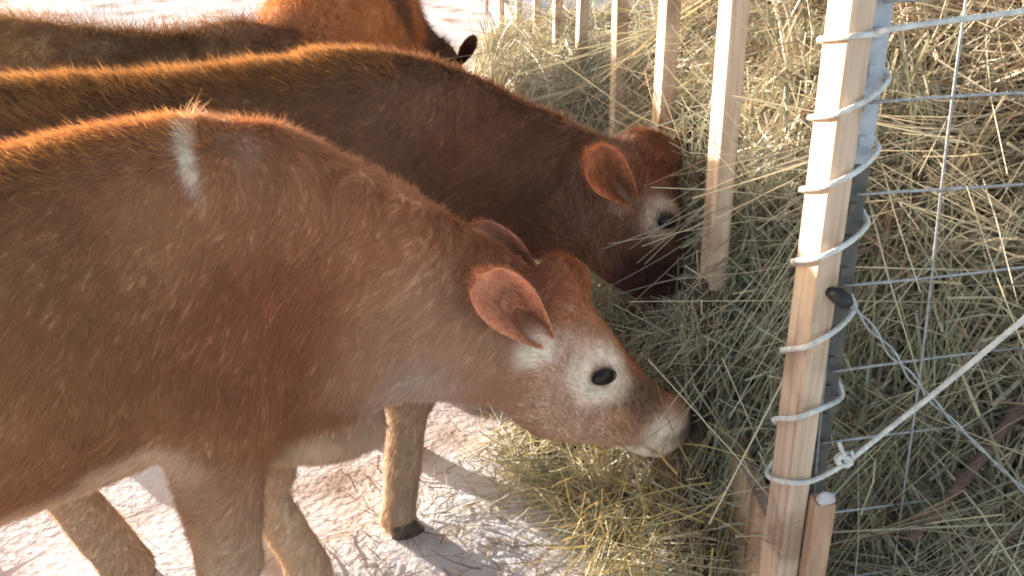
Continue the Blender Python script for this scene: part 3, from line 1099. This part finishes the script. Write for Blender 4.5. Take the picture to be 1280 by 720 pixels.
# short cleat beside the first slat, snow on its end
rail(.10, .585, Ds[0] - .030, Ds[0] + .008, .039, "cleat", M_ROUGH)
cl = line(Ds[0] - .028) + lnor * .041 - pb
sv, sq = [], []
fs = Field(cl + [-.03, -.03, .55], cl + [.09, .09, .66], .004)
fs.tube([cl + np.array([.006, .008, .588]), cl + np.array([.026, .012, .590])], [.012, .010], [.006, .007], (0, 1, 0), .01)
fs.tube([cl + np.array([.012, .012, .598]), cl + np.array([.018, .014, .600])], [.006, .004], [.008, .004], (0, 1, 0), .012)
fs.tube([cl + np.array([.024, .016, .587]), cl + np.array([.034, .030, .588])], [.008, .006], [.006, .005], (0, 1, 0), .01)
sv, sq = fs.mesh()
snow_bit = link("snow_clump", mesh_from("snow_clump", sv + pb, sq), M_SNOW, label="small clump of snow on the cut end of the board by the first slat", category="snow")
# nail heads
for i in range(5):
    for z in (.16, .33):
        p = line(Ds[i]) + ldir * (.03 + .02 * (z > .2)) - lnor * .0006 - pb
        sphere_part("nail", p + np.array([0, 0, z]), .0035, lnor, .3, 5, M_NAIL, panel)

# ================================================================== STEEL POST
tp = line(Ds[0]) + lnor * .056 + np.array([0.006, .062, 0])
tpost = thing("steel_post", "steel T post with pale top and dark lower half behind the first slat", "post", tp)


def prism(name, prof, z0, z1, mat, holes=None):
    n = len(prof)
    V = [(x, y, z) for z in (z0, z1) for x, y in prof]
    Q = [(k, (k + 1) % n, n + (k + 1) % n, n + k) for k in range(n)]
    me = mesh_from(name, np.array(V), [np.array(Q), np.array([list(range(n))[::-1], list(range(n, 2 * n))])], smooth=False)
    return link(name, me, mat, tpost)


prof = [(-.020, 0), (.020, 0), (.020, .005), (.004, .006), (.003, .036), (-.003, .036), (-.004, .006), (-.020, .005)]
zsplit = at(1090, 205, tp[1])[2]
prism("post_top", prof, zsplit, 2.0, M_POSTTOP)
prism("post_shaft", prof, -0.05, zsplit - .0005, M_POSTLOW)
for z in np.arange(.15, 1.98, .055):
    z = float(z)
    me = box_mesh("stud", (-.007, -.0075), (.014, 0), (0, .0074), z, z + .016, .002)
    link("stud", me, M_POSTTOP if z > zsplit else M_POSTLOW, tpost)

# ================================================================== ROPE
P1 = line(Ds[0])


def rope_pt(px, py, D):
    return at(px, py, D)


rp = []
f0 = P1[1]
R_ = .0044
# path order from the upper right, down the spiral, ending in the line to the lower right
rp += [at(1420, -6, 1.75), at(1280, 14, 1.60), at(1180, 27, 1.52), at(1110, 37, f0 - .012), at(1060, 46, f0 - .010), at(1027, 50, f0 + .02)]
zc = [(147, 92), (237, 180), (327, 272), (438, 378), (525, 486)]
lx = [1015, 1003, 991, 977, 965]
rx = [1110, 1102, 1090, 1077, 1064]
far_e = P1 + ldir * .0985 - lnor * .0045              # far edge of the cattle-side face
cor_l = P1 - ldir * .0045 - lnor * .0045              # the two near edges
cor_r = P1 - ldir * .0050 + lnor * .0400
zat = lambda px, py, p: np.array([p[0], p[1], at(px, py, p[1])[2]])
bak_r = P1 + ldir * .100 + lnor * .040
rp[-2:] = [zat(1090, 42, cor_r), zat(1058, 46, cor_l), zat(1030, 50, far_e)]
for (yl, yr), xl, xr in zip(zc, lx, rx):
    prev = rp[-1]
    z1 = at(xr, yr, tp[1])[2]
    rp.append(np.array([bak_r[0], bak_r[1] + .004, prev[2] * .75 + z1 * .25]))
    rp.append(np.array([tp[0] + .016, tp[1] + .043, prev[2] * .2 + z1 * .8 + .004]))
    rp.append(np.array([tp[0] + .027, tp[1] + .014, z1]))
    rp.append(np.array([tp[0] + .024, tp[1] - .010, at(xr, yr + 7, tp[1])[2]]))
    rp.append(zat(xr - 24, yl - (yl - yr) * .42, cor_r))
    rp.append(zat(xl + 34, yl - (yl - yr) * .08, cor_l))
    rp.append(zat(xl, yl, far_e))
prev = rp[-1]
rp += [np.array([bak_r[0], bak_r[1] + .004, prev[2] - .035]), np.array([bak_r[0] - .012, bak_r[1] + .006, prev[2] - .060]), zat(964, 592, far_e), zat(982, 603, cor_l),
       zat(1018, 600, cor_r), at(1058, 578, f0 - .01), at(1100, 545, f0 - .015), at(1180, 482, f0 - .04), at(1280, 399, f0 - .09), at(1400, 300, f0 - .16)]
path = resample(rp, .0022)
rope = link("rope", tube_mesh("rope", path, R_, 12, twist=230, lobes=3, amp=.14), M_ROPE)
rope["label"] = "white twisted rope wound down the first slat and tied off to the lower right"
rope["category"] = "rope"
# knot
kc = at(1056, 577, f0 - .008)
kp = []
for a in np.linspace(0, 4 * math.pi, 40):
    kp.append(kc + np.array([.011 * math.cos(a * 1.5) - .002, .008 * math.sin(a), .010 * math.sin(a * 1.5) + .0006 * a]))
kn = link("knot", tube_mesh("knot", resample(kp, .002), R_ * .9, 10, twist=230, lobes=3, amp=.14), M_ROPE, rope)
kp = [kc, kc + np.array([-.004, -.006, .016]), kc + np.array([-.012, -.008, .030]), kc + np.array([-.016, -.004, .042])]
link("rope_end", tube_mesh("rope_end", resample(kp, .002), R_ * .8, 10, twist=230, lobes=3, amp=.2), M_ROPE, rope)
kp = [kc, kc + np.array([.010, -.006, .012]), kc + np.array([.006, -.008, .026])]
link("rope_end", tube_mesh("rope_end", resample(kp, .002), R_ * .6, 10, twist=230, lobes=3, amp=.2), M_ROPE, rope)

# ================================================================== WIRE CATTLE PANEL
wb = np.array([tp[0] + .012, tp[1] - .012, 0])
wdir = nrm([.975, .22, 0])
wpan = thing("wire_panel", "galvanised welded wire cattle panel in front of the hay on the right", "wire panel", wb)
zs_px = [12, 128, 245, 354, 458, 556, 656]
zrows = [at(1062, y, wb[1])[2] for y in (128, 245, 354, 458, 556)]
dzr = (zrows[0] - zrows[-1]) / 4
z = zrows[0] + 2 * dzr
while z > .08:
    jit = random.uniform(-.004, .004)
    pts = [wdir * s + np.array([0, 0, z + jit + .0025 * math.sin(s * 9 + z * 30)]) for s in np.linspace(-.012, 2.4, 24)]
    link("wire", tube_mesh("wire", pts, .0026, 8), M_GALV, wpan)
    z -= dzr
vx = [.004, .184, .384, .584, .784, .984, 1.184, 1.384, 1.584, 1.784, 1.984, 2.184, 2.384]
for s in vx:
    pts = [wdir * (s - .055 * (zz - .25)) + np.array([0, -.0052, zz]) + wdir * .002 * math.sin(zz * 8 + s * 7) for zz in np.linspace(.05, zrows[0] + 2 * dzr + .01, 20)]
    link("wire", tube_mesh("wire", pts, .0024, 8), M_GALV, wpan)

# dark clip and twisted tie wire
clipc = at(1050, 371, f0 - .008)
clip = thing("fence_insulator", "small black insulator clip on the slat where the tie wire starts", "insulator", clipc)
link("clip_body", tube_mesh("clip_body", [np.array([-.014, .012, .004]), np.array([-.004, -.004, .003]), np.array([.008, -.014, -.004]), np.array([.013, -.016, -.008])], .009, 10,
                            radii=[.009, .014, .012, .006]), M_RUBBER, clip)
link("clip_collar", tube_mesh("clip_collar", [np.array([.001, -.009, -.001]), np.array([.006, -.013, -.003])], .012, 12), M_RUBBER, clip)
tw = resample([at(1060, 376, f0 + .005), at(1085, 405, f0 - .005), at(1150, 484, f0 - .02), at(1215, 550, f0 - .035), at(1290, 622, f0 - .05), at(1400, 725, f0 - .07)], .003)
T = np.gradient(tw, axis=0)
T /= np.linalg.norm(T, axis=1)[:, None]
U = np.cross(T, [0, 1, 0]); U /= np.linalg.norm(U, axis=1)[:, None]
Vv = np.cross(T, U)
ss = np.arange(len(tw)) * .003
tie = thing("tie_wire", "twisted pair of thin grey wires running from the black clip to lower right", "wire", tw[0])
for ph in (0, math.pi):
    q = tw + (U * np.cos(ss * 55 + ph)[:, None] + Vv * np.sin(ss * 55 + ph)[:, None]) * (.0034 + .0018 * np.sin(ss * 13))[:, None] - tw[0]
    link("strand", tube_mesh("strand", q, .0019, 6), M_GALV, tie)

# dark stick in the hay
sp = resample([at(1335, 425, 1.615), at(1282, 498, 1.59), at(1225, 575, 1.565), at(1180, 628, 1.55), at(1140, 672, 1.54)], .01)
rad = np.linspace(.014, .008, len(sp)) * (1 + .12 * np.sin(np.arange(len(sp)) * .9))
stick = link("stick", tube_mesh("stick", sp, .01, 9, jitter=.06, radii=rad), M_STICK)
stick["label"] = "dark crooked stick slanting through the hay behind the wire panel"
stick["category"] = "stick"

# ================================================================== HAY
# the two heads nearest the hay: stems do not grow through them
HEADS = [(at(700, 440, 1.88), at(838, 528, 1.92), .115), (at(800, 235, 2.32), at(808, 335, 2.28), .155), (at(560, 190, 2.35), at(790, 225, 2.30), .17)]


def hay_pile(name, label, tubes, lo, hi, grid, n, lrange, wrange, cols, gap=0.0, lift=.25, segs=5, wfun=None, droop=.25, noise_amp=.05, trim=None):
    fld = Field(lo, hi, grid)
    for t in tubes:
        fld.tube(*t)
    V, Q = fld.mesh()
    N, area = normals(V, Q)
    V = V + N * (noise_amp * vnoise(V, 5, 31) + noise_amp * .5 * vnoise(V, 13, 32))[:, None]
    N, area = normals(V, Q)
    cen = V[Q].mean(1)
    wg = np.ones(len(Q)) if wfun is None else wfun(cen, N[Q[:, 0]])
    P, NN = sample(V, Q, N, area, n, wg)
    P = P + NN * rng.uniform(-.035, .035, n)[:, None]
    # part of the stems lie together in locks
    nl = int(n * .55)
    ncl = max(1, nl // 22)
    pick_ = rng.integers(nl, n, ncl)
    own = rng.integers(0, ncl, nl)
    NN[:nl] = NN[pick_][own]
    P[:nl] = P[pick_][own] + rng.normal(0, .014, (nl, 3))
    # clumped orientation field
    A = np.column_stack([vnoise(P, 3.5, 41), vnoise(P, 3.5, 42), vnoise(P, 3.5, 43) - .25])
    D = A * 1.5 + rng.normal(0, .62, (n, 3))
    D[:nl] = D[pick_][own] * 1.4 + rng.normal(0, .16, (nl, 3))
    D -= NN * np.einsum('ij,ij->i', D, NN)[:, None]
    D /= np.linalg.norm(D, axis=1)[:, None] + 1e-9
    D += NN * rng.normal(lift * .35, lift, n)[:, None]
    D /= np.linalg.norm(D, axis=1)[:, None]
    L = rng.uniform(*lrange, n)
    Wd = rng.uniform(wrange[0], wrange[1], n) * (1 + (rng.random(n) < .06) * .6)
    P = P - D * (L * .5)[:, None]
    bend = rng.normal(0, .42, (n, 3)) - NN * .10 + np.array([0, 0, -droop]) * rng.random((n, 1))
    bend[:nl] = bend[pick_][own] + rng.normal(0, .09, (nl, 3))
    P[:nl] += D[:nl] * rng.normal(0, .04, (nl, 1))
    pick = rng.choice(len(cols), n, p=[c[1] for c in cols])
    pick[:nl] = np.where(rng.random(nl) < .6, pick[pick_][own], pick[:nl])
    CC = np.array([c[0] for c in cols])[pick]
    tone = 1 + .22 * vnoise(P, 2.3, 51)
    warm = np.clip(.5 + .8 * vnoise(P, 1.7, 52), 0, 1)[:, None]
    CC = CC * (1 - warm * np.array([-.05, .02, .12])) * tone[:, None] * rng.uniform(.55, 1.30, (n, 1))
    CC = CC * np.where((P[:, 0] > LA + LB * P[:, 1] + .35)[:, None], [1.08, .99, .97], [.97, 1.0, .96])
    CC = CC * .72 + (CC @ np.array([.3, .55, .15]))[:, None] * np.array([1.0, 1.0, .90]) * .28
    CC = CC * np.array([.86, .89, .87])
    tip = P + D * L[:, None]
    of = np.minimum((tip[:, 0] - LA - LB * tip[:, 1]), (P[:, 0] - LA - LB * P[:, 1]))
    if trim is not None:
        kp_ = (of > trim) | (rng.random(n) < .006) | (np.maximum(tip[:, 1], P[:, 1]) > (3.4 if trim > -.05 else 2.36)) | (np.maximum(tip[:, 2], P[:, 2]) < .30)
        P, D, L, Wd, bend, CC = P[kp_], D[kp_], L[kp_], Wd[kp_], bend[kp_], CC[kp_]
    ok = np.ones(len(P), bool)
    for a0, b0, rad_ in HEADS:
        ab = b0 - a0
        for tt in (0.0, .25, .5, .75, 1.0):
            q = P + D * (L * tt)[:, None] + bend * (L * tt * tt)[:, None] - a0
            u_ = np.clip(q @ ab / (ab @ ab), 0, 1)
            ok &= np.linalg.norm(q - u_[:, None] * ab, axis=1) > rad_
    ok |= rng.random(len(P)) < .006
    P, D, L, Wd, bend, CC = P[ok], D[ok], L[ok], Wd[ok], bend[ok], CC[ok]
    hv = fibers(P, D, L, Wd, bend, np.clip(CC, 0, 1), segs, tipw=.35)
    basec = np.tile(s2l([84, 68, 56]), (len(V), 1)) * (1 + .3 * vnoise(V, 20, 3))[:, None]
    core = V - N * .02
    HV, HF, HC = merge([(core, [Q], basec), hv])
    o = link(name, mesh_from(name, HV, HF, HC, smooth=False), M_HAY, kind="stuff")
    o["label"] = label
    o["category"] = "hay"
    return o


cols = [(s2l([188, 180, 158]), .30), (s2l([206, 192, 168]), .26), (s2l([156, 156, 136]), .16), (s2l([228, 212, 182]), .16), (s2l([166, 130, 110]), .12)]
L3 = lambda D, off, z: line(D) + lnor * off + np.array([0, 0, z])
ln = lnor
# main pile: near block (tall) and the lower pile further on
mt = [([L3(2.35, .95, .55), L3(3.0, 1.0, .60), L3(3.9, 1.05, .45)], [.86, .93, .98], [.98, .95, .62], ln, .12),
      ([L3(2.0, .80, .35), L3(2.6, .75, .45), L3(4.2, .8, .30)], [.66, .68, .74], [.62, .80, .55], ln, .12),
      ([L3(2.09, .90, .20), L3(2.16, 1.6, .25)], [.45, .45], [.60, .60], (0, 1, 0), .15),
      ([L3(2.38, .90, .75), L3(2.52, 1.7, .80)], [.52, .55], [.80, .80], (0, 1, 0), .15),
      ([L3(4.0, .55, .25), L3(5.2, .35, .25), L3(6.6, .30, .15)], [.80, .72, .55], [.62, .50, .38], ln, .15),
      ([L3(4.4, 1.6, .3), L3(6.5, 1.8, .2)], [1.0, .9], [.68, .45], ln, .15),
      ]
camv = np.array([0, 0, CAM_H])


def wvis(cen, n_):
    v = camv - cen
    d = np.linalg.norm(v, axis=1)
    c = np.einsum('ij,ij->i', v, n_) / d
    w_ = np.where(c > -.15, 1.0, .08) * np.clip(2.6 / d, .3, 1.3) ** 1.6
    w_ *= np.where(cen[:, 2] < -.02, 0.0, 1.0)
    w_ *= np.where(cen[:, 0] > 2.4, .15, 1.0)
    return w_


hay_pile("hay_pile", "greenish tan heap of loose hay filling the feeder behind slats and wire", mt, (-.4, 1.3, -.1), (3.4, 7.6, 1.85), .03, 60000, (.16, .50), (.0026, .0064), cols, wfun=wvis, lift=.16, trim=-.02)

# hay pulled out under the slats onto the snow
st_ = [([L3(1.92, -.02, .10), L3(2.35, -.03, .22), L3(2.75, -.05, .15)], [.09, .12, .12], [.18, .34, .24], ln, .08),
       ([L3(2.00, .0, .15), L3(2.08, -.005, .42), L3(2.14, .01, .68)], [.055, .055, .035], [.10, .10, .08], ln, .05),
       ([L3(2.2, -.08, .02), L3(2.42, -.25, .0), L3(2.6, -.42, -.02)], [.14, .12, .08], [.16, .09, .05], (0, 1, 0), .08)]
hay_pile("pulled_hay", "hay pulled through the slats lying below the heads of the two near cattle", st_, (-.7, 1.6, -.12), (.9, 3.2, .8), .02, 12000, (.10, .34), (.0020, .0042), cols,
         wfun=lambda c, n_: np.where(c[:, 2] < -.02, 0.0, 1.0), lift=.3, trim=-.075)

# long loose stems poking down and out
n = 340
Pp = np.column_stack([rng.uniform(.16, .52, n), rng.uniform(1.78, 2.25, n), rng.uniform(.04, .42, n)])
Dd = np.column_stack([rng.normal(-.3, .5, n), rng.normal(-.35, .4, n), rng.normal(-.35, .6, n)])
Dd /= np.linalg.norm(Dd, axis=1)[:, None]
V_, F_, C_ = fibers(Pp, Dd, rng.uniform(.10, .26, n), rng.uniform(.003, .0055, n), rng.normal(0, .22, (n, 3)), np.tile(s2l([206, 184, 128]), (n, 1)) * rng.uniform(.6, 1.1, (n, 1)), 5, .4)
o = link("loose_stems", mesh_from("loose_stems", V_, F_, C_, smooth=False), M_HAY, kind="stuff")
o["label"] = "long pale stems sticking out beside the foot of the first slats"
o["category"] = "hay"

# litter of chaff and twigs on the trampled snow
n = 1000
r_ = rng.random(n)
X = np.where(r_ < .75, rng.normal(-.02, .28, n), rng.uniform(-2.2, .5, n))
Y = np.where(r_ < .75, rng.normal(2.15, .25, n), rng.uniform(1.2, 7, n))
Pp = np.column_stack([X, Y, np.zeros(n)])
Pp[:, 2] = snow_h(Pp) + .006
Dd = np.column_stack([rng.normal(0, 1, n), rng.normal(0, 1, n), rng.normal(.12, .15, n)])
Dd /= np.linalg.norm(Dd, axis=1)[:, None]
cc = np.where(rng.random((n, 1)) < .45, s2l([120, 96, 74]), s2l([172, 150, 108])) * rng.uniform(.6, 1.2, (n, 1))
V_, F_, C_ = fibers(Pp, Dd, rng.uniform(.02, .15, n), rng.uniform(.0014, .0034, n), rng.normal(0, .2, (n, 3)), cc, 4, .4)
o = link("straw_litter", mesh_from("straw_litter", V_, F_, C_, smooth=False), M_HAY, kind="stuff")
o["label"] = "scattered hay stems and chaff on the trampled snow under the cattle"
o["category"] = "straw"

scene.frame_set(1)
